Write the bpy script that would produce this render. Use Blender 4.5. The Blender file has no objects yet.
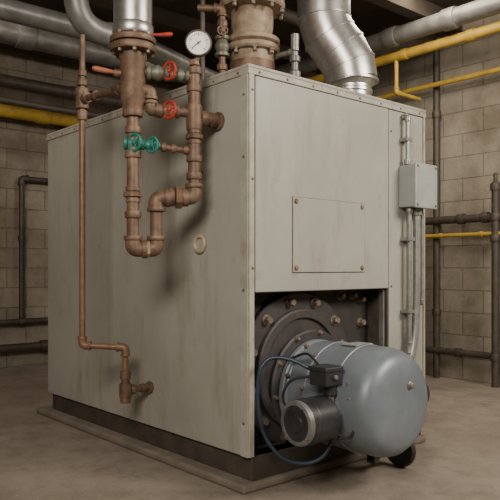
import bpy, bmesh, math, random
from mathutils import Vector, Matrix, Quaternion
random.seed(4)
D=bpy.data; C=bpy.context; V=Vector

# ------------------------------------------------------------ materials
def newmat(name):
    m=D.materials.new(name); m.use_nodes=True
    nt=m.node_tree; b=nt.nodes['Principled BSDF']
    return m,nt,b
def mixc(nt,fac,a,b):
    n=nt.nodes.new('ShaderNodeMix'); n.data_type='RGBA'
    nt.links.new(fac,n.inputs[0])
    for s,v in ((n.inputs[6],a),(n.inputs[7],b)):
        if hasattr(v,'is_linked') or isinstance(v,bpy.types.NodeSocket): nt.links.new(v,s)
        else: s.default_value=(*v,1)
    return n.outputs[2]
def ramp(nt,src,lo,hi,c0=(0,0,0),c1=(1,1,1)):
    n=nt.nodes.new('ShaderNodeValToRGB'); n.color_ramp.elements[0].position=lo; n.color_ramp.elements[1].position=hi
    n.color_ramp.elements[0].color=(*c0,1); n.color_ramp.elements[1].color=(*c1,1)
    nt.links.new(src,n.inputs[0]); return n.outputs[0]
def noise(nt,scale,detail=6,rough=.6,vec=None,stretch=None):
    n=nt.nodes.new('ShaderNodeTexNoise'); n.inputs['Scale'].default_value=scale
    n.inputs['Detail'].default_value=detail; n.inputs['Roughness'].default_value=rough
    if vec is None:
        g=nt.nodes.new('ShaderNodeNewGeometry'); vec=g.outputs['Position']
    if stretch:
        mp=nt.nodes.new('ShaderNodeMapping'); mp.inputs['Scale'].default_value=stretch
        nt.links.new(vec,mp.inputs[0]); vec=mp.outputs[0]
    nt.links.new(vec,n.inputs['Vector']); return n.outputs[0]
def bump(nt,b,src,st=.2,dist=.01):
    n=nt.nodes.new('ShaderNodeBump'); n.inputs['Strength'].default_value=st; n.inputs['Distance'].default_value=dist
    nt.links.new(src,n.inputs['Height']); nt.links.new(n.outputs[0],b.inputs['Normal'])
def simple(name,c1,c2=None,rough=.5,metal=0.,scale=20,lo=.35,hi=.65,bst=.1,stretch=None,spot=None):
    m,nt,b=newmat(name)
    c2=c2 or tuple(x*.7 for x in c1)
    f=noise(nt,scale,stretch=stretch)
    col=mixc(nt,ramp(nt,f,lo,hi),c1,c2)
    if spot:
        f2=noise(nt,scale*.35,8,.7)
        col=mixc(nt,ramp(nt,f2,.52,.68),col,spot)
    nt.links.new(col,b.inputs['Base Color'])
    b.inputs['Roughness'].default_value=rough; b.inputs['Metallic'].default_value=metal
    if bst: bump(nt,b,f,bst,.004)
    return m

# painted sheet steel with grime, faint runs and light rust at the bottom edge
M_case,nt,b=newmat('painted_sheet_steel')
f=noise(nt,1.5,7,.6); col=mixc(nt,ramp(nt,f,.32,.70),(.365,.358,.318),(.285,.275,.235))
fs=noise(nt,2.4,8,.7,stretch=(3,3,.7)); col=mixc(nt,ramp(nt,fs,.52,.84),col,(.215,.188,.142))
fb=noise(nt,9,9,.75); col=mixc(nt,ramp(nt,fb,.58,.86),col,(.19,.155,.105))
g=nt.nodes.new('ShaderNodeNewGeometry'); sx=nt.nodes.new('ShaderNodeSeparateXYZ'); nt.links.new(g.outputs['Position'],sx.inputs[0])
fr=noise(nt,34,8,.75)
mr=nt.nodes.new('ShaderNodeMapRange'); mr.inputs[1].default_value=.26; mr.inputs[2].default_value=.14; mr.inputs[3].default_value=0; mr.inputs[4].default_value=.15
nt.links.new(sx.outputs[2],mr.inputs[0])
ad=nt.nodes.new('ShaderNodeMath'); ad.operation='ADD'; nt.links.new(fr,ad.inputs[0]); nt.links.new(mr.outputs[0],ad.inputs[1])
col=mixc(nt,ramp(nt,ad.outputs[0],.67,.84),col,(.19,.125,.08))
nt.links.new(col,b.inputs['Base Color']); b.inputs['Roughness'].default_value=.45
bump(nt,b,noise(nt,1.6,2,.5),.10,.03)
M_trim=simple('trim_steel',(.40,.385,.335),(.31,.285,.235),.5,0,9,spot=(.25,.205,.15))
M_dark=simple('dark_iron',(.03,.028,.027),(.048,.041,.037),.65,.2,12)
M_base=simple('rusty_base_steel',(.045,.038,.033),(.08,.06,.045),.8,.1,10)
M_plate=simple('cast_iron_plate',(.056,.052,.055),(.082,.070,.070),.5,.4,14)
M_bolt=simple('bolt_steel',(.28,.23,.18),(.15,.11,.08),.5,.5,40)
M_screw=simple('screw_rust',(.24,.18,.13),(.14,.10,.07),.6,.4,60)
M_brass=simple('aged_bronze_pipe',(.20,.115,.07),(.10,.065,.046),.55,.3,22,spot=(.25,.17,.115))
M_copper=simple('aged_copper',(.27,.15,.09),(.17,.10,.062),.52,.3,18)
M_tan=simple('tan_flange',(.37,.29,.20),(.22,.15,.10),.6,.15,15,spot=(.15,.09,.058))
M_galv=simple('galvanised_sheet',(.52,.51,.49),(.42,.41,.39),.33,.85,30,bst=.03)
M_greyp=simple('grey_painted_pipe',(.225,.22,.21),(.14,.135,.125),.42,.35,10)
M_darkp=simple('dark_steel_pipe',(.055,.047,.04),(.09,.072,.058),.55,.3,15)
M_valve=simple('verdigris_bronze',(.18,.20,.16),(.15,.12,.085),.5,.4,25)
M_red=simple('red_enamel',(.46,.05,.03),(.32,.035,.02),.45,0,40)
M_orange=simple('worn_red_lever',(.38,.13,.07),(.26,.09,.05),.5,0,40)
M_teal=simple('teal_enamel',(.03,.22,.17),(.02,.15,.12),.45,0,40)
M_yellow=simple('yellow_gas_paint',(.55,.37,.05),(.38,.24,.035),.5,0,8)
M_burn=simple('burner_blue_grey_enamel',(.185,.213,.24),(.135,.157,.178),.40,.1,5,bst=.03)
M_black=simple('black_plastic',(.018,.018,.02),(.03,.03,.033),.38,0,20,bst=.02)
M_cap=simple('motor_end_cap',(.26,.26,.26),(.17,.17,.17),.4,.5,20)
M_hose=simple('blue_hose',(.02,.04,.065),(.015,.028,.045),.4,0,20,bst=0)
M_jbox=simple('grey_box_enamel',(.36,.38,.37),(.30,.31,.30),.42,.1,9)
M_cond=simple('galvanised_conduit',(.31,.31,.29),(.22,.215,.20),.4,.5,30)
M_white=simple('gauge_dial',(.85,.85,.80),(.78,.77,.72),.4,0,20,bst=0)
M_ring=simple('grommet',(.50,.42,.30),(.36,.29,.20),.5,.1,30)
M_pad=simple('pad_concrete',(.15,.125,.097),(.21,.176,.14),.9,0,9,bst=.4)

def wallmat(name,horiz,c1,c2,mort):
    m,nt,b=newmat(name)
    g=nt.nodes.new('ShaderNodeNewGeometry'); s=nt.nodes.new('ShaderNodeSeparateXYZ'); nt.links.new(g.outputs['Position'],s.inputs[0])
    c=nt.nodes.new('ShaderNodeCombineXYZ'); nt.links.new(s.outputs[horiz],c.inputs[0]); nt.links.new(s.outputs[2],c.inputs[1])
    br=nt.nodes.new('ShaderNodeTexBrick'); nt.links.new(c.outputs[0],br.inputs['Vector'])
    br.inputs['Scale'].default_value=1; br.inputs['Brick Width'].default_value=.40; br.inputs['Row Height'].default_value=.20
    br.inputs['Mortar Size'].default_value=.006; br.inputs['Mortar Smooth'].default_value=.3
    br.inputs['Color1'].default_value=(*c1,1); br.inputs['Color2'].default_value=(*c2,1); br.inputs['Mortar'].default_value=(*mort,1)
    f=noise(nt,1.6,9,.72)
    mm=nt.nodes.new('ShaderNodeMix'); mm.data_type='RGBA'; mm.blend_type='MULTIPLY'; mm.inputs[0].default_value=1
    nt.links.new(br.outputs[0],mm.inputs[6]); nt.links.new(ramp(nt,f,.36,.66,(.50,.46,.40),(1.02,1.0,.97)),mm.inputs[7])
    nt.links.new(mm.outputs[2],b.inputs['Base Color']); b.inputs['Roughness'].default_value=.9
    f2=noise(nt,60,4,.6)
    mx=nt.nodes.new('ShaderNodeMath'); mx.operation='MULTIPLY_ADD'; nt.links.new(br.outputs[1],mx.inputs[0]); mx.inputs[1].default_value=-1; nt.links.new(f2,mx.inputs[2])
    bump(nt,b,mx.outputs[0],.5,.012)
    return m
M_wallX=wallmat('block_wall_x',1,(.355,.322,.272),(.315,.288,.243),(.22,.195,.16))
M_wallY=wallmat('block_wall_y',0,(.33,.298,.25),(.29,.262,.22),(.195,.172,.14))
M_floor,nt,b=newmat('stained_concrete_floor')
f=noise(nt,.9,9,.72); col=mixc(nt,ramp(nt,f,.38,.62),(.30,.255,.21),(.20,.165,.13))
f2=noise(nt,5,10,.78); col=mixc(nt,ramp(nt,f2,.47,.70),col,(.145,.117,.09))
f3=noise(nt,120,2,.5); col=mixc(nt,ramp(nt,f3,.62,.72),col,(.34,.30,.25))
nt.links.new(col,b.inputs['Base Color']); b.inputs['Roughness'].default_value=.75; bump(nt,b,f2,.25,.01)
M_ceil=simple('sooty_ceiling',(.065,.05,.037),(.045,.034,.026),.9,0,4)

# ------------------------------------------------------------ geometry helpers
def empty(name,loc=(0,0,0)):
    e=D.objects.new(name,None); e.empty_display_size=.1; C.collection.objects.link(e); return e
def finish(name,bm,mat,parent=None,smooth=True,bevel=0,ang=35):
    bmesh.ops.recalc_face_normals(bm,faces=bm.faces)
    me=D.meshes.new(name); bm.to_mesh(me); bm.free()
    me.materials.append(mat)
    o=D.objects.new(name,me); C.collection.objects.link(o)
    if smooth:
        me.shade_smooth()
        me.set_sharp_from_angle(angle=math.radians(ang))
    if bevel:
        md=o.modifiers.new('bevel','BEVEL'); md.width=bevel; md.segments=2; md.limit_method='ANGLE'
    if parent: o.parent=parent
    return o
def bm_box(bm,a,b):
    vs=[bm.verts.new((x,y,z)) for x in (a[0],b[0]) for y in (a[1],b[1]) for z in (a[2],b[2])]
    for q in ((0,1,3,2),(4,6,7,5),(0,4,5,1),(2,3,7,6),(0,2,6,4),(1,5,7,3)): bm.faces.new([vs[i] for i in q])
def box(name,a,b,mat,parent=None,bevel=.003):
    bm=bmesh.new(); bm_box(bm,a,b); return finish(name,bm,mat,parent,False,bevel)
def boxes(name,lst,mat,parent=None,bevel=.003):
    bm=bmesh.new()
    for a,b in lst: bm_box(bm,a,b)
    return finish(name,bm,mat,parent,False,bevel)
def frame(axis):
    a=V(axis).normalized(); return V((0,0,1)).rotation_difference(a).to_matrix()
def bm_lathe(bm,prof,org,axis,seg=32,rot=0):
    R=frame(axis); o=V(org); rings=[]
    for r,t in prof:
        if r<1e-5: rings.append([bm.verts.new(o+R@V((0,0,t)))])
        else: rings.append([bm.verts.new(o+R@V((r*math.cos(rot+2*math.pi*i/seg),r*math.sin(rot+2*math.pi*i/seg),t))) for i in range(seg)])
    for A,B in zip(rings,rings[1:]):
        for i in range(seg):
            j=(i+1)%seg
            if len(A)==1 and len(B)==1: continue
            if len(A)==1: bm.faces.new((A[0],B[i],B[j]))
            elif len(B)==1: bm.faces.new((A[i],A[j],B[0]))
            else: bm.faces.new((A[i],A[j],B[j],B[i]))
    for R_ in (rings[0],rings[-1]):
        if len(R_)>2: bm.faces.new(R_)
def lathe(name,prof,org,axis,mat,parent=None,seg=32,rot=0,ang=35):
    bm=bmesh.new(); bm_lathe(bm,prof,org,axis,seg,rot); return finish(name,bm,mat,parent,True,0,ang)
def cyl(name,p0,p1,r,mat,parent=None,seg=24,ch=.15):
    L=(V(p1)-V(p0)).length; c=min(r*ch,L*.3)
    return lathe(name,[(r-c,0),(r,c),(r,L-c),(r-c,L)],p0,V(p1)-V(p0),mat,parent,seg)
def fillet(pts,bend,n=8):
    pts=[V(p) for p in pts]; out=[pts[0]]
    for i in range(1,len(pts)-1):
        p=pts[i]; d0=(pts[i-1]-p); d1=(pts[i+1]-p)
        t=min(bend,d0.length*.48,d1.length*.48); a=p+d0.normalized()*t; c=p+d1.normalized()*t
        for k in range(n+1):
            s=k/n; 
            out.append(a*(1-s)**2+p*(2*s*(1-s)*.95+0)+(a+c)*.5*(2*s*(1-s)*.05)+c*s*s)
    out.append(pts[-1]); return out
def bm_sweep(bm,path,r,seg=16,closed=False,rad=None):
    n=len(path); rings=[]; prev=None
    for i in range(n):
        if closed: t=(path[(i+1)%n]-path[i-1]).normalized()
        else: t=(path[min(i+1,n-1)]-path[max(i-1,0)]).normalized()
        if prev is None:
            u=t.cross(V((0,0,1)) if abs(t.z)<.9 else V((1,0,0))).normalized()
        else:
            u=(prev-t*prev.dot(t)).normalized()
        prev=u; w=t.cross(u)
        rr=rad[i] if rad else r
        rings.append([bm.verts.new(path[i]+u*rr*math.cos(2*math.pi*k/seg)+w*rr*math.sin(2*math.pi*k/seg)) for k in range(seg)])
    m=n if closed else n-1
    for i in range(m):
        A=rings[i];B=rings[(i+1)%n]
        for k in range(seg): bm.faces.new((A[k],A[(k+1)%seg],B[(k+1)%seg],B[k]))
    if not closed: bm.faces.new(rings[0]); bm.faces.new(rings[-1])
def pipe(name,pts,r,mat,parent=None,bend=.05,seg=18):
    bm=bmesh.new(); bm_sweep(bm,fillet(pts,bend),r,seg); return finish(name,bm,mat,parent,True)
def bm_collar(bm,p,ax,r,L,seg=20):
    ax=V(ax).normalized(); c=L*.15
    bm_lathe(bm,[(r*.8,0),(r*.96,0.0001),(r,c),(r,L-c),(r*.96,L-.0001),(r*.8,L)],V(p)-ax*L/2,ax,seg)
def run(name,pts,r,mat,parent,fmat=None,k=1.28,fl=None,bend=None):
    """pipe run with cast elbows and collars at every corner"""
    fmat=fmat or mat; fl=fl or r*2.1
    pipe(name,pts,r,mat,parent,bend or fl*.7)
    bm=bmesh.new(); P=[V(p) for p in pts]
    for i in range(1,len(P)-1):
        d0=(P[i-1]-P[i]).normalized(); d1=(P[i+1]-P[i]).normalized()
        bm_sweep(bm,fillet([P[i]+d0*fl,P[i],P[i]+d1*fl],fl*.8,8),r*k,18)
        bm_collar(bm,P[i]+d0*fl,d0,r*k*1.18,r*.7); bm_collar(bm,P[i]+d1*fl,d1,r*k*1.18,r*.7)
    if len(P)>2: finish(name+'_elbows',bm,fmat,parent,True)
    else: bm.free()
def collars(name,lst,mat,parent,seg=20):
    bm=bmesh.new()
    for p,ax,r,L in lst: bm_collar(bm,p,ax,r,L,seg)
    return finish(name,bm,mat,parent,True)
def union(name,p,ax,r,mat,parent):
    bm=bmesh.new(); a=V(ax).normalized(); p=V(p)
    bm_lathe(bm,[(r*1.0,0),(r*1.25,.0005),(r*1.25,r*.7),(r*1.0,r*.72)],p-a*r*1.3,a,20)
    bm_lathe(bm,[(r*1.2,0),(r*1.62,r*.12),(r*1.62,r*.88),(r*1.2,r)],p-a*r*.5,a,8)
    bm_lathe(bm,[(r*1.0,0),(r*1.25,.0005),(r*1.25,r*.7),(r*1.0,r*.72)],p+a*r*.6,a,20)
    return finish(name,bm,mat,parent,True,0,25)
def bolts(name,lst,r,h,mat,parent,seg=6,washer=True):
    bm=bmesh.new()
    for p,ax in lst:
        a=V(ax).normalized()
        if washer: bm_lathe(bm,[(r*1.4,0),(r*1.4,h*.25)],p,a,16)
        bm_lathe(bm,[(r,0),(r,h*.8),(r*.8,h)],V(p)+a*h*.2,a,seg,random.random())
    return finish(name,bm,mat,parent,True,0,25)
def ringpts(c,ax,r,n=36):
    R=frame(ax); return [V(c)+R@V((r*math.cos(2*math.pi*i/n),r*math.sin(2*math.pi*i/n),0)) for i in range(n)]
def handwheel(name,c,ax,r,mat,parent,stem=.05,smat=None):
    ax=V(ax).normalized(); c=V(c); bm=bmesh.new(); w=c+ax*stem
    bm_sweep(bm,ringpts(w,ax,r),r*.17,10,True)
    pts=ringpts(w,ax,r,5)
    for q in pts: bm_sweep(bm,[w,(w+q)/2,q],r*.11,8)
    bm_lathe(bm,[(r*.3,0),(r*.3,r*.35),(r*.15,r*.45)],w-ax*r*.15,ax,12)
    finish(name,bm,mat,parent)
    cyl(name+'_stem',c,w,r*.17,smat or M_brass,parent,12)
    lathe(name+'_bonnet',[(r*.55,0),(r*.55,stem*.3),(r*.33,stem*.4),(r*.3,stem*.6)],c,ax,smat or M_brass,parent,8)
def valve_body(name,c,ax,r,mat,parent):
    a=V(ax).normalized()
    lathe(name,[(r*1.1,0),(r*1.45,r*.1),(r*1.45,r*.7),(r*1.05,r*.9),(r*1.5,r*1.9),(r*1.5,r*2.3),(r*1.05,r*3.3),(r*1.45,r*3.5),(r*1.45,r*4.1),(r*1.1,r*4.2)],V(c)-a*r*2.1,a,mat,parent,20,0,25)
def lever(name,p,d,L,w,mat,parent):
    d=V(d).normalized(); p=V(p); path=[p+d*L*t+V((0,0,-.02*L*math.sin(t*3))) for t in (0,.12,.3,.6,.9,1)]
    bm=bmesh.new(); bm_sweep(bm,path,w,10,False,[w*.7,w*.6,w*.65,w*.95,w,w*.5]); 
    finish(name,bm,mat,parent)

# ------------------------------------------------------------ room
XL,XR,YF,YB,H=-4.2,3.4,-4.4,4.4,3.25
box('floor',(XL-.1,YF-.1,-.1),(XR+.1,YB+.1,0),M_floor,None,0)
box('ceiling',(XL-.1,YF-.1,H),(XR+.1,YB+.1,H+.1),M_ceil,None,0)
box('wall_right',(XR,YF-.1,0),(XR+.12,YB+.1,H),M_wallX,None,0)
box('wall_left',(XL-.12,YF-.1,0),(XL,YB+.1,H),M_wallX,None,0)
box('wall_back',(XL,YB,0),(XR,YB+.12,H),M_wallY,None,0)
box('wall_front',(XL,YF-.12,0),(XR,YF,H),M_wallY,None,0)
for i,y in enumerate((-.9,1.0,2.6,4.0)):
    box('ceiling_beam' if i==0 else 'ceiling_beam.%03d'%i,(XL,y,H-.14),(XR,y+.12,H),M_ceil,None,.004)

# ------------------------------------------------------------ boiler casing
W,DP,Z0,Z1=1.345,2.095,.15,1.90
box('concrete_pad',(-.05,-.03,0),(W-.01,DP+.08,.040),M_pad,None,.012)
bo=empty('boiler')
boxes('base_frame',[((.02,-.005,.040),(W-.03,.08,Z0)),((.02,.08,.040),(.11,DP-.03,Z0)),((W-.11,.08,.040),(W-.03,DP-.03,Z0)),((.11,DP-.11,.040),(W-.11,DP-.03,Z0))],M_base,bo,.004)
box('casing_left',(0,.0,Z0),(.02,DP,Z1),M_case,bo,.004)
box('casing_left_edge_flange',(-.006,-.004,Z0),(.001,.045,Z1),M_trim,bo,.002)
box('casing_corner_post',(.0,-.012,Z0),(.030,.002,Z1),M_trim,bo,.003)
box('casing_right',(W-.02,.0,Z0),(W,DP,Z1),M_case,bo,.004)
box('casing_back',(.02,DP-.02,Z0),(W-.02,DP,Z1),M_case,bo,.004)
box('casing_top',(-.008,-.014,Z1-.002),(W+.008,DP+.008,Z1+.014),M_trim,bo,.004)
box('casing_top_lip',(-.007,-.013,Z1-.03),(W+.007,DP+.007,Z1-.002),M_trim,bo,.002)
box('front_upper_panel',(.036,-.014,.89),(1.0,.015,Z1-.034),M_case,bo,.004)
box('front_side_strip',(1.012,-.008,Z0),(W-.02,.015,Z1-.034),M_case,bo,.003)
box('front_edge_post',(W-.016,-.012,Z0),(W,.002,Z1-.03),M_trim,bo,.002)
box('front_backing',(.02,.016,.90),(W-.02,.03,Z1-.03),M_dark,bo,0)
boxes('opening_frame',[((.03,.015,Z0),(.04,.12,.90)),((1.0,-.004,Z0),(1.011,.2,.90)),((.04,.016,.884),(1.0,.2,.90))],M_base,bo,.002)
box('opening_stile',(.982,.01,Z0),(.996,.04,.885),M_greyp,bo,.002)
box('boiler_block_face',(.04,.13,.06),(1.0,.22,.9),M_dark,bo,0)
box('boiler_sill',(.03,-.0,.135),(1.01,.13,.15),M_base,bo,.003)
# access plate with its raised gasket edge
box('access_plate_gasket',(.263,-.0165,.977),(.789,-.0135,1.339),M_screw,bo,0)
box('access_plate',(.266,-.021,.98),(.786,-.0155,1.336),M_case,bo,.002)
bolts('access_plate_screws',[((x,-.020,z),(0,-1,0)) for x in (.285,.767) for z in (1.0,1.316)],.010,.006,M_screw,bo,12)
sc=[]
for i in range(12): sc.append(((-.007,.06+i*.18,Z1-.016),(-1,0,0)))
for i in range(8): sc.append(((.06+i*.175,-.013,Z1-.016),(0,-1,0)))
for z in (.3,.9,1.5,1.78): sc.append(((-.006,.022,z),(-1,0,0)))
for z in (1.0,1.4,1.8): sc.append(((.018,-.012,z),(0,-1,0)))
for z in (.4,.9,1.75): sc.append(((1.03,-.008,z),(0,-1,0)))
bolts('casing_screws',sc,.005,.004,M_screw,bo,10)
bm=bmesh.new(); bm_sweep(bm,ringpts((-.007,.350,1.118),(1,0,0),.038),.011,12,True); finish('inspection_grommet',bm,M_ring,bo)
lathe('grommet_plug',[(.028,0),(.028,.004)],(0,.350,1.118),(-1,0,0),M_case,bo)

# burner mounting plate in the recess (axis -Y)
cx,cz=.42,.50
lathe('burner_mount_plate',[(.36,0),(.383,.008),(.383,.03),(.375,.038),(.300,.040),(.296,.06),(.288,.066),(.255,.066),(.25,.05),(.19,.048)],(cx,.13,cz),(0,-1,0),M_plate,bo,64,0,30)
bl=[]
for k in range(12):
    a=2*math.pi*(k+.4)/12; bl.append(((cx+.339*math.cos(a),.093,cz+.339*math.sin(a)),(0,-1,0)))
bolts('mount_plate_bolts',bl,.019,.030,M_bolt,bo)
bl=[((.93,.13,z),(0,-1,0)) for z in (.45,.7,.83)]+[((x,.13,.85),(0,-1,0)) for x in (.09,.76,.86)]
bolts('block_face_bolts',bl,.018,.03,M_bolt,bo)

# ------------------------------------------------------------ burner
bu=empty('oil_burner')
bx,bz=.485,.396
y0=.055
prof=[(.20,0),(.244,.002),(.248,.008),(.248,.028),(.242,.034),(.232,.036),(.228,.042),(.228,.048),(.236,.053),(.243,.062),(.245,.15),(.249,.153),(.249,.166),(.245,.169),(.247,.325),(.251,.327),(.251,.342),(.2475,.344),(.246,.435),(.242,.468),(.232,.498),(.212,.522),(.178,.537),(.12,.545),(.05,.548),(0,.549)]
lathe('blower_housing',prof,(bx,y0,bz),(0,-1,0),M_burn,bu,72,0,28)
bl=[]
for k in range(8):
    a=2*math.pi*(k+.5)/8; bl.append(((bx+.239*math.cos(a),y0-.034,bz+.239*math.sin(a)),(0,-1,0)))
bolts('housing_flange_bolts',bl,.009,.014,M_bolt,bu)
lathe('housing_plug',[(.018,0),(.018,.008),(.013,.012),(.013,.018),(.009,.022)],(bx+.04,y0-.543,bz+.085),(0,-1,0),M_bolt,bu,16)
bolts('housing_side_screws',[((bx-.248*math.cos(a),y0-.158,bz+.248*math.sin(a)),(-math.cos(a),0,math.sin(a))) for a in (.2,.9,1.7)],.008,.008,M_bolt,bu)
lathe('adapter_ring',[(.18,0),(.272,.001),(.276,.012),(.266,.02),(.2,.02)],(bx-.006,y0+.02,bz+.02),(0,-1,0),M_plate,bu,48)
bl=[]
for k in range(10):
    a=2*math.pi*(k+.2)/10; bl.append(((bx-.006+.262*math.cos(a),y0+.0,bz+.02+.262*math.sin(a)),(0,-1,0)))
bolts('adapter_ring_bolts',bl,.009,.014,M_bolt,bu)
box('nameplate',(bx-.06,-.27,bz+.2435),(bx+.06,-.18,bz+.250),M_jbox,bu,.002)
# pump/motor group on the left (axis -X)
mx,my,mz=.295,-.27,.350
lathe('pump_flange',[(.06,0),(.118,.002),(.121,.01),(.121,.028),(.114,.034),(.10,.036),(.095,.06),(.07,.065)],(mx+.03,my,mz),(-1,0,0),M_burn,bu,40,0,28)
lathe('pump_neck',[(.10,-.10),(.10,.02)],(mx+.03,my,mz),(-1,0,0),M_burn,bu,32)
bolts('pump_flange_bolts',[((mx-.005,my+.107*math.cos(a),mz+.107*math.sin(a)),(-1,0,0)) for a in [math.pi*(k+.3)/3 for k in range(6)]],.009,.014,M_bolt,bu)
lathe('pump_body',[(.075,0),(.08,.01),(.08,.04),(.066,.05),(.066,.07)],(mx-.03,my,mz),(-1,0,0),M_cap,bu,8,.2,20)
lathe('motor_shell',[(.07,0),(.092,.006),(.099,.014),(.099,.12),(.101,.122),(.101,.13),(.099,.132),(.099,.160),(.095,.165),(.078,.167)],(mx-.075,my,mz-.005),(-1,0,0),M_black,bu,40,0,28)
lathe('motor_end_cap',[(.086,0),(.097,.003),(.097,.014),(.091,.022),(.077,.026),(.075,.020)],(mx-.240,my,mz-.005),(-1,0,0),M_cap,bu,40,0,28)
lathe('motor_end_face',[(.076,0),(.076,.020),(.04,.022),(.036,.028),(0,.03)],(mx-.240,my,mz-.005),(-1,0,0),M_black,bu,40,0,28)
bolts('motor_cap_screws',[((mx-.263,my+.085*math.cos(a),mz-.005+.085*math.sin(a)),(-1,0,0)) for a in (.6,2.2,3.8,5.4)],.005,.007,M_screw,bu)
# control box
box('control_box',(.150,-.335,.492),(.255,-.235,.562),M_black,bu,.006)
box('control_box_lid',(.145,-.340,.554),(.260,-.230,.574),M_black,bu,.005)
cyl('control_box_knob',(.205,-.335,.53),(.205,-.348,.53),.010,M_cap,bu,16)
box('control_box_bracket',(.24,-.32,.46),(.31,-.25,.505),M_burn,bu,.004)
cyl('solenoid_coil',(.220,-.295,.445),(.220,-.295,.500),.028,M_black,bu,20)
cyl('solenoid_stem',(.220,-.295,.40),(.220,-.295,.45),.018,M_bolt,bu,12)
cyl('nozzle_line_fitting',(.255,-.34,.42),(.255,-.385,.44),.014,M_bolt,bu,8)
cyl('sight_glass',(.268,-.36,.445),(.268,-.36,.505),.013,M_cap,bu,12)
pipe('oil_line',[(.255,-.36,.43),(.262,-.40,.42),(.268,-.41,.36),(.262,-.38,.27),(.24,-.33,.26)],.006,M_dark,bu,.03,10)
# hoses
pipe('supply_hose',[(.17,-.25,.55),(.12,-.15,.60),(.05,-.08,.605),(.01,-.06,.54),(0,-.06,.40),(.02,-.09,.25),(.06,-.16,.165),(.14,-.22,.140),(.21,-.27,.17),(.25,-.28,.25)],.009,M_hose,bu,.12,12)
pipe('ignition_cable',[(.21,-.25,.56),(.23,-.15,.62),(.25,-.06,.59),(.26,.02,.56)],.006,M_black,bu,.05,10)
pipe('motor_cable',[(.16,-.25,.53),(.11,-.15,.51),(.09,-.12,.42),(.12,-.15,.36),(.14,-.2,.36)],.006,M_black,bu,.05,10)
# fan motor on the right side, damper, transport wheel
lathe('fan_motor',[(.11,0),(.115,.01),(.10,.03),(.082,.04),(.082,.13),(.076,.14),(.05,.143),(.045,.15),(0,.151)],(.71,-.30,.385),(1,0,0),M_black,bu,32)
lathe('air_damper',[(.05,0),(.062,.005),(.062,.09),(.05,.10),(0,.10)],(.67,-.30,.27),(.8,0,-.4),M_burn,bu,24)
boxes('support_bracket',[((.62,-.22,.05),(.66,-.17,.25)),((.62,-.21,.065),(.84,-.18,.09))],M_darkp,bu,.004)
lathe('transport_wheel',[(.03,0),(.084,.004),(.090,.012),(.090,.03),(.084,.038),(.03,.042)],(.80,-.22,.091),(1,0,0),M_dark,bu,28)
lathe('transport_wheel_hub',[(.03,0),(.025,.008),(0,.01)],(.842,-.22,.091),(1,0,0),M_bolt,bu)

# ------------------------------------------------------------ junction box and conduit on front
jb=empty('junction_box')
box('enclosure',(1.095,-.115,1.335),(1.285,-.009,1.565),M_jbox,jb,.006)
box('cover',(1.088,-.128,1.328),(1.292,-.113,1.572),M_jbox,jb,.005)
bolts('cover_screws',[((x,-.127,z),(0,-1,0)) for x in (1.105,1.275) for z in (1.345,1.555)],.006,.005,M_screw,jb,10)
ec=empty('electrical_conduit')
run('upper_conduit',[(1.13,-.045,1.566),(1.13,-.045,1.84),(1.13,.0,1.84)],.012,M_cond,ec)
run('lower_conduit',[(1.14,-.05,1.334),(1.14,-.05,.56),(1.12,-.05,.42),(.98,.03,.36)],.013,M_cond,ec)
pts=[V((1.195,-.06,1.334)),V((1.195,-.06,.9)),V((1.18,-.06,.62)),V((1.12,-.06,.45)),V((.95,.02,.40))]
path=fillet(pts,.2,14)
res=[]
for a,b_ in zip(path,path[1:]):
    L=(b_-a).length; n=max(1,int(L/.005))
    for k in range(n): res.append(a.lerp(b_,k/n))
bm=bmesh.new(); bm_sweep(bm,res,.02,14,False,[.022 if i%2 else .0205 for i in range(len(res))]); finish('flexible_conduit',bm,M_cond,ec)
collars('conduit_connectors',[((1.14,-.05,1.318),(0,0,1),.02,.03),((1.195,-.06,1.313),(0,0,1),.03,.04),((1.13,-.045,1.585),(0,0,1),.02,.03)],M_cond,ec)
boxes('conduit_straps',[((1.11,-.066,z),(1.17,-.008,z+.02)) for z in (1.15,.75)]+[((1.105,-.06,1.7),(1.155,-.008,1.72))],M_cond,ec,.002)
run('side_conduit',[(1.255,-.05,1.334),(1.255,-.05,.80),(1.255,.0,.80)],.010,M_cond,ec)

# ------------------------------------------------------------ manifold piping on left side
mp=empty('manifold_piping')
A=V((-.38,.35,0)); B=V((-.14,.213,0)); Cc=V((-.29,.298,0)); Lp=V((-.321,.956,0))
ab=(B-A).normalized(); nrm=V((-ab.y,ab.x,0)); 
if nrm.dot(V((-1,-1,0)))<0: nrm=-nrm
side=(nrm*.66-ab*.75).normalized()
def at(p,h): return V((p.x,p.y,h))
lathe('header_body',[(.03,1.70),(.045,1.705),(.048,1.73),(.056,1.745),(.057,1.93),(.062,1.94),(.062,1.965),(.10,1.968),(.103,1.975),(.103,1.992),(.10,1.998),(.075,2.0),(.075,2.004),(.10,2.006),(.103,2.012),(.103,2.028),(.098,2.034)],A,(0,0,1),M_brass,mp,40,0,28)
bolts('header_flange_bolts',[((A.x+.087*math.cos(a),A.y+.087*math.sin(a),2.032),(0,0,1)) for a in [math.pi*(k+.4)/4 for k in range(8)]],.009,.014,M_bolt,mp)
bolts('header_flange_nuts',[((A.x+.087*math.cos(a),A.y+.087*math.sin(a),1.97),(0,0,-1)) for a in [math.pi*(k+.4)/4 for k in range(8)]],.009,.014,M_bolt,mp)
rr=.028
run('loop_pipe',[at(A,1.71),at(A,1.085),at(Cc,1.085),at(Cc,1.315),at(B,1.325),at(B,1.91)],rr,M_brass,mp,fl=.05)
union('loop_union',(at(A,1.33)),(0,0,1),rr*.95,M_brass,mp)
union('loop_union_lower',at(A+(Cc-A)*.62,1.085),ab,rr*.92,M_tan,mp)
union('loop_union_cross',at(A.lerp(B,.74),1.322),ab,rr*1.2,M_brass,mp)
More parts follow.
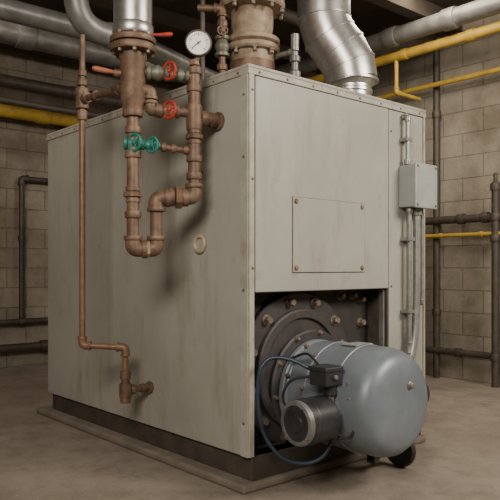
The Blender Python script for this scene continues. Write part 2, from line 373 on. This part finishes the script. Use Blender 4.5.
union('riser_union',at(B,1.60),(0,0,1),rr*.9,M_brass,mp)
collars('riser_collars',[(at(B,z),(0,0,1),.036,.03) for z in (1.42,1.50,1.645,1.73,1.82,1.90)]+[(at(A,z),(0,0,1),.037,.03) for z in (1.24,1.62,1.51)]+[(at(A,1.695),(0,0,1),.046,.03)],M_brass,mp)
# branches
run('branch_top',[at(A,1.885),at(B,1.875)],.022,M_brass,mp)
valve_body('branch_top_valve',at(A.lerp(B,.40),1.883),ab,.024,M_valve,mp)
handwheel('branch_top_handwheel',at(A.lerp(B,.70),1.888),side,.038,M_red,mp,.045)
valve_body('branch_top_valve_b',at(A.lerp(B,.76),1.878),ab,.020,M_valve,mp)
run('branch_middle',[at(A,1.80),at(A.lerp(B,.28),1.80),at(A.lerp(B,.28),1.715),at(B,1.71)],.022,M_brass,mp,fl=.032)
valve_body('branch_middle_valve',at(A.lerp(B,.58),1.713),ab,.022,M_brass,mp)
handwheel('branch_middle_handwheel',at(A.lerp(B,.70),1.713),side,.038,M_red,mp,.045)
run('branch_lower',[at(A,1.560),at(B,1.535)],.014,M_brass,mp)
valve_body('teal_valve',at(A,1.560),ab,.020,M_teal,mp)
valve_body('teal_valve_b',at(A.lerp(B,.26),1.555),ab,.016,M_teal,mp)
handwheel('teal_handwheel',at(A.lerp(B,.10),1.558)+nrm*.02,side,.037,M_teal,mp,.03,M_teal)
handwheel('teal_handwheel_b',at(A.lerp(B,.40),1.553),side,.034,M_teal,mp,.035,M_teal)
collars('branch_lower_collars',[(at(A.lerp(B,t),1.560-.025*t),ab,.021,.02) for t in (.5,.66,.86)],M_brass,mp)
run('boiler_connection',[(-.14,.213,1.69),(0,.205,1.69)],.029,M_brass,mp)
collars('boiler_connection_fittings',[((-.10,.211,1.69),(1,0,0),.038,.04),((-.045,.208,1.69),(1,0,0),.035,.025),((-.008,.206,1.69),(1,0,0),.043,.016),((-.14,.213,1.69),(0,0,1),.038,.09)],M_brass,mp)
# levers
lever('flange_lever',at(A,2.05)+V((.06,-.05,0)),(.78,-.6,.05),.10,.010,M_red,mp)
cyl('flange_lever_post',at(A,2.03)+V((.055,-.045,0)),at(A,2.06)+V((.055,-.045,0)),.012,M_brass,mp)
lever('header_lever',at(A,1.875)-ab*.05,-ab+V((0,0,.12)),.13,.013,M_orange,mp)
cyl('header_lever_boss',at(A,1.87)-ab*.04,at(A,1.873)-ab*.085,.018,M_brass,mp)
# gauge
gd=V((-.59,-.81,.0)).normalized(); gc=V((-.13,.195,2.022))
ga=empty('pressure_gauge')
cyl('stem',(B.x,B.y,1.912),(gc.x,gc.y,1.975),.012,M_brass,ga,12)
lathe('stem_nut',[(.02,0),(.024,.003),(.024,.025),(.02,.028)],(B.x,B.y,1.925),(0,0,1),M_brass,ga,6)
gs=1.1
lathe('case',[(r*gs,t) for r,t in [(.045,-.02),(.050,-.016),(.050,.012),(.056,.013),(.056,.022),(.053,.026),(.049,.026),(.0485,.018)]],gc,gd,M_darkp,ga,48,0,28)
lathe('dial',[(.049*gs,.017),(.049*gs,.019),(0,.0191)],gc,gd,M_white,ga,48)
bm=bmesh.new(); up=V((0,0,1)); rt=up.cross(gd).normalized()
def gbox(bm,ang,r0,r1,w,off):
    r0*=gs; r1*=gs
    d=up*math.cos(ang)+rt*math.sin(ang); s=gd.cross(d)
    o=gc+gd*off
    q=[o+d*r0-s*w,o+d*r1-s*w,o+d*r1+s*w,o+d*r0+s*w]; lo=[bm.verts.new(v) for v in q]; hi=[bm.verts.new(v+gd*.0012) for v in q]
    bm.faces.new(lo); bm.faces.new(hi)
    for i in range(4): bm.faces.new((lo[i],lo[(i+1)%4],hi[(i+1)%4],hi[i]))
for k in range(21):
    a=math.radians(-135+k*13.5); gbox(bm,a,.034 if k%5 else .030,.041,.0008 if k%5 else .0015,.0192)
gbox(bm,math.radians(-130),-.014,.034,.0018,.021)
bm_lathe(bm,[(.006,0),(.006,.004)],gc+gd*.02,gd,12)
finish('scale_and_needle',bm,M_black,ga,False)

# galvanised riser above header
vr=empty('riser_duct')
cyl('riser_sleeve',(A.x,A.y,2.036),(A.x,A.y,H),.086,M_galv,vr,40,.05)
collars('riser_bands',[((A.x,A.y,2.065),(0,0,1),.092,.05),((A.x,A.y,2.42),(0,0,1),.091,.03)],M_galv,vr,40)

# drop pipe on far left
dp=empty('copper_drop_pipe')
run('drop',[at(Lp,1.80),at(Lp,.595),(-.155,.80,.585),(-.155,.80,.36)],.016,M_copper,dp,k=1.35,fl=.04)
run('drop_tail',[(-.155,.80,.44),(-.155,.80,.30)],.022,M_brass,dp)
collars('drop_tail_fittings',[((-.155,.80,.44),(0,0,1),.028,.04),((-.155,.80,.36),(0,0,1),.032,.075),((-.155,.80,.31),(0,0,1),.027,.03)],M_brass,dp)
cyl('drop_stub',(-.155,.80,.36),(0,.80,.36),.017,M_brass,dp)
collars('drop_stub_fittings',[((-.115,.80,.36),(1,0,0),.026,.03),((-.05,.80,.36),(1,0,0),.024,.025),((-.008,.80,.36),(1,0,0),.032,.016)],M_brass,dp)
run('drop_upper',[at(Lp,1.78),at(Lp,2.22)],.015,M_brass,dp)
collars('drop_upper_fittings',[(at(Lp,z),(0,0,1),r,l) for z,r,l in ((1.80,.026,.05),(1.87,.034,.07),(1.92,.036,.04),(1.97,.028,.03),(2.02,.024,.03))],M_brass,dp)
run('cross_branch',[at(Lp,1.885),at(A,1.815)],.017,M_brass,dp)
dl=(A-Lp).normalized()
collars('cross_branch_fittings',[(at(Lp.lerp(A,t),1.885-.07*t),dl,r,l) for t,r,l in ((.09,.027,.04),(.3,.024,.03),(.72,.027,.04),(.86,.034,.04))],M_brass,dp)

# ------------------------------------------------------------ stack on top (valve tree)
st=empty('steam_outlet_stack')
S=V((.42,.45,0)); T=Z1+.014
lathe('outlet',[(.16,T),(.16,T+.03),(.12,T+.035),(.118,2.15),(.14,2.155),(.147,2.165),(.147,2.185),(.14,2.19),(.125,2.195),(.14,2.20),(.147,2.205),(.147,2.225),(.14,2.23),(.115,2.235),(.108,2.26),(.114,2.30),(.114,2.38),(.17,2.385),(.177,2.395),(.177,2.42),(.17,2.43),(.13,2.435),(.17,2.44),(.177,2.45),(.177,2.475),(.17,2.48),(.11,2.485),(.11,H)],S,(0,0,1),M_tan,st,48,0,28)
bolts('outlet_bolts',[((S.x+.165*math.cos(a),S.y+.165*math.sin(a),2.385),(0,0,-1)) for a in [math.pi*(k+.4)/5 for k in range(10)]]+[((S.x+.132*math.cos(a),S.y+.132*math.sin(a),2.155),(0,0,-1)) for a in [math.pi*(k+.2)/4 for k in range(8)]],.012,.02,M_bolt,st)
lathe('outlet_band',[(.118,0),(.123,.002),(.123,.05),(.118,.052)],(S.x,S.y,2.05),(0,0,1),M_brass,st,48)
sv=empty('relief_valve_pipe')
s1=V((.232,.475,0))
run('relief',[at(s1,T),at(s1,2.36),(s1.x-.10,s1.y+.08,2.36)],.018,M_brass,sv)
valve_body('relief_valve',at(s1,2.16),(0,0,1),.026,M_valve,sv)
handwheel('relief_handwheel',at(s1,2.22),(-.59,-.81,.2),.025,M_brass,sv,.05)
collars('relief_collars',[(at(s1,z),(0,0,1),.028,.03) for z in (2.0,2.05,2.28)],M_brass,sv)
s3=V((.16,.55,0)); pipe('relief_side',[at(s3,T),at(s3,2.5),(s3.x,s3.y+.3,2.5)],.014,M_darkp,sv)
s2=V((.53,.235,0)); sw=empty('level_control')
run('control_pipe',[at(s2,T),at(s2,2.14),(S.x+.08,S.y-.05,2.14)],.013,M_cond,sw)
lathe('control_head',[(.02,0),(.03,.003),(.03,.03),(.018,.04),(.018,.08),(.028,.085),(.028,.11),(.012,.12),(.012,.16)],at(s2,2.0),(0,0,1),M_greyp,sw,16)
cyl('control_knob',at(s2,2.14),at(s2,2.23),.022,M_cond,sw,12)
collars('control_collars',[(at(s2,1.93),(0,0,1),.022,.03),(at(s2,1.98),(0,0,1),.018,.03)],M_brass,sw)

# exhaust flue duct
fl=empty('flue_duct')
p0=V((1.054,.29,T)); 
def flue(name,path,rad):
    bm=bmesh.new(); bm_sweep(bm,[V(p) for p in path],0,40,False,rad); return finish(name,bm,M_galv,fl,True,0,12)
lathe('flue_collar',[(.13,0),(.13,.012),(.112,.015),(.110,.10),(.118,.105),(.118,.12),(.112,.125),(.112,.14),(.145,.175)],p0,(0,0,1),M_galv,fl,48,0,20)
c0=V((1.054,.29,2.085)); c1=V((1.040,.302,2.18)); c2=V((1.0,.336,2.27)); c3=V((.955,.376,2.35)); c4=V((.93,.398,2.45)); c5=V((.925,.402,H))
flue('flue_elbow',[c0,c1,c2,c3,c4,c5],[.150,.155,.155,.155,.155,.155])
bd=[]
for a,b_,c in ((c0,c1,c2),(c1,c2,c3),(c2,c3,c4),(c3,c4,c5)):
    bd.append((b_,(c-a),.160,.012))
bd.append((c0,(0,0,1),.155,.014)); bd.append((c5-V((0,0,.45)),(0,0,1),.161,.03))
collars('flue_seams',bd,M_galv,fl,48)

# ------------------------------------------------------------ overhead pipes
def hpipe(name,p0,p1,r,mat,cl=()):
    e=empty(name); cyl('pipe',p0,p1,r,mat,e,24,.05)
    d=V(p1)-V(p0)
    if cl: collars('couplings',[(V(p0)+d*t,d,r*1.18,r*1.6) for t in cl],mat,e)
    return e
hpipe('overhead_pipe',(-3.6,2.8,2.80),(2.6,2.8,2.80),.085,M_greyp,(.2,.5,.6))
hpipe('overhead_pipe.001',(-3.6,3.5,2.62),(3.2,3.5,2.62),.055,M_darkp,(.5,.66))
hpipe('overhead_pipe.002',(2.8,-3.0,3.01),(2.8,4.2,3.01),.075,M_greyp,(.52,.6))
hpipe('yellow_gas_pipe',(-3.6,4.2,2.54),(3.0,4.2,2.54),.075,M_yellow,(.3,.68))
hpipe('yellow_gas_pipe.001',(2.9,-3.0,2.87),(2.9,4.1,2.87),.042,M_yellow,(.51,.6))
hpipe('yellow_gas_pipe.002',(3.25,-3.0,2.65),(3.25,4.1,2.65),.022,M_yellow,(.56,))
e=empty('yellow_gas_drop'); run('drop',[(2.9,1.35,2.87),(2.9,1.35,2.55),(3.25,1.35,2.55)],.018,M_yellow,e)
e=empty('overhead_elbow_duct')
pipe('duct',[(-.34,.99,H),(-.34,.99,2.27),(.0,1.0,2.27),(1.0,1.40,2.27)],.064,M_greyp,e,.16,24)
bm=bmesh.new(); bm_collar(bm,(-.34,.99,2.50),(0,0,1),.07,.03); bm_collar(bm,(-.14,.995,2.27),(1,0,0),.07,.03); finish('bands',bm,M_greyp,e)
e=empty('overhead_branch_duct')
pipe('duct',[(-.9,2.6,2.98),(-.9,2.0,2.98),(-.55,1.9,2.62),(.6,1.9,2.62),(.6,1.9,H)],.07,M_greyp,e,.15,24)
hpipe('overhead_pipe.003',(-3.6,1.6,3.03),(2.6,1.6,3.03),.05,M_darkp,(.5,))
hpipe('overhead_pipe.004',(-.2,3.1,2.35),(3.2,3.1,2.35),.03,M_darkp,(.3,))

# ------------------------------------------------------------ wall pipes
def wp(name,pts,r,mat,col=()):
    e=empty(name); run('pipe',pts,r,mat,e)
    if col: collars('couplings',[(V(p),a,r*1.35,r*1.8) for p,a in col],mat,e)
    return e
wp('wall_pipe',[(3.34,1.23,0),(3.34,1.23,3.1)],.03,M_darkp,[((3.34,1.23,1.43),(0,0,1)),((3.34,1.23,2.4),(0,0,1)),((3.34,1.23,.6),(0,0,1))])
e=wp('wall_pipe.001',[(3.28,.62,.0),(3.28,.62,1.72)],.032,M_darkp,[((3.28,.62,1.43),(0,0,1)),((3.28,.62,1.25),(0,0,1)),((3.28,.62,.25),(0,0,1)),((3.28,.62,1.68),(0,0,1))])
cyl('valve_stem',(3.28,.62,1.72),(3.28,.62,1.80),.016,M_darkp,e)
wp('wall_pipe.002',[(3.30,-1.2,1.43),(3.30,3.5,1.43)],.035,M_darkp,[((3.3,.95,1.43),(0,1,0)),((3.3,.72,1.43),(0,1,0))])
wp('wall_pipe.003',[(3.33,-1.2,.25),(3.33,3.9,.25)],.03,M_darkp,[((3.33,1.0,.25),(0,1,0))])
wp('yellow_gas_line',[(3.29,-1.2,1.29),(3.29,2.6,1.29)],.018,M_yellow,[((3.29,.75,1.29),(0,1,0)),((3.29,1.15,1.29),(0,1,0))])
wp('wall_pipe.004',[(.72,4.32,.5),(.72,4.32,1.90),(1.5,4.32,1.90)],.027,M_darkp,[((.72,4.32,1.3),(0,0,1))])
wp('wall_pipe.005',[(-2.5,4.33,.46),(2.4,4.33,.46)],.03,M_darkp,[((.72,4.33,.46),(1,0,0))])
wp('wall_pipe.006',[(-2.5,4.31,.20),(2.4,4.31,.20)],.045,M_darkp,[((.95,4.31,.20),(1,0,0))])

# ------------------------------------------------------------ lights
def area(name,loc,target,size,power,col):
    l=D.lights.new(name,'AREA'); l.shape='RECTANGLE'; l.size=size[0]; l.size_y=size[1]; l.energy=power; l.color=col
    o=D.objects.new(name,l); C.collection.objects.link(o); o.location=loc
    o.rotation_euler=(V(target)-V(loc)).to_track_quat('-Z','Y').to_euler(); return o
area('work_light',(-3.0,-2.2,2.9),(.2,.5,.7),(1.6,1.2),175,(1,.92,.80))
area('work_light.001',(1.6,-3.0,2.9),(.6,0,.6),(1.8,1.0),165,(1,.92,.80))
area('wall_fill',(2.2,.6,3.1),(3.1,.9,0),(.5,1.8),42,(1,.87,.70))  # unseen fill light added to brighten the right wall, no fixture modelled
area('wall_fill.001',(-1.0,2.6,3.0),(-.2,4.0,.8),(1.6,.4),20,(1,.85,.68))  # second added fill, out of view, lifts the back wall at left
w=D.worlds.new('world'); C.scene.world=w; w.use_nodes=True
w.node_tree.nodes['Background'].inputs[0].default_value=(.5,.5,.5,1); w.node_tree.nodes['Background'].inputs[1].default_value=.1

# ------------------------------------------------------------ camera
cam=D.cameras.new('camera'); co=D.objects.new('camera',cam); C.collection.objects.link(co)
cam.lens=48.1; cam.sensor_width=36; cam.shift_y=.036; cam.clip_start=.05
co.location=(-1.953,-2.264,1.0)
co.rotation_euler=(math.pi/2,0,-math.radians(40.97))
C.scene.camera=co
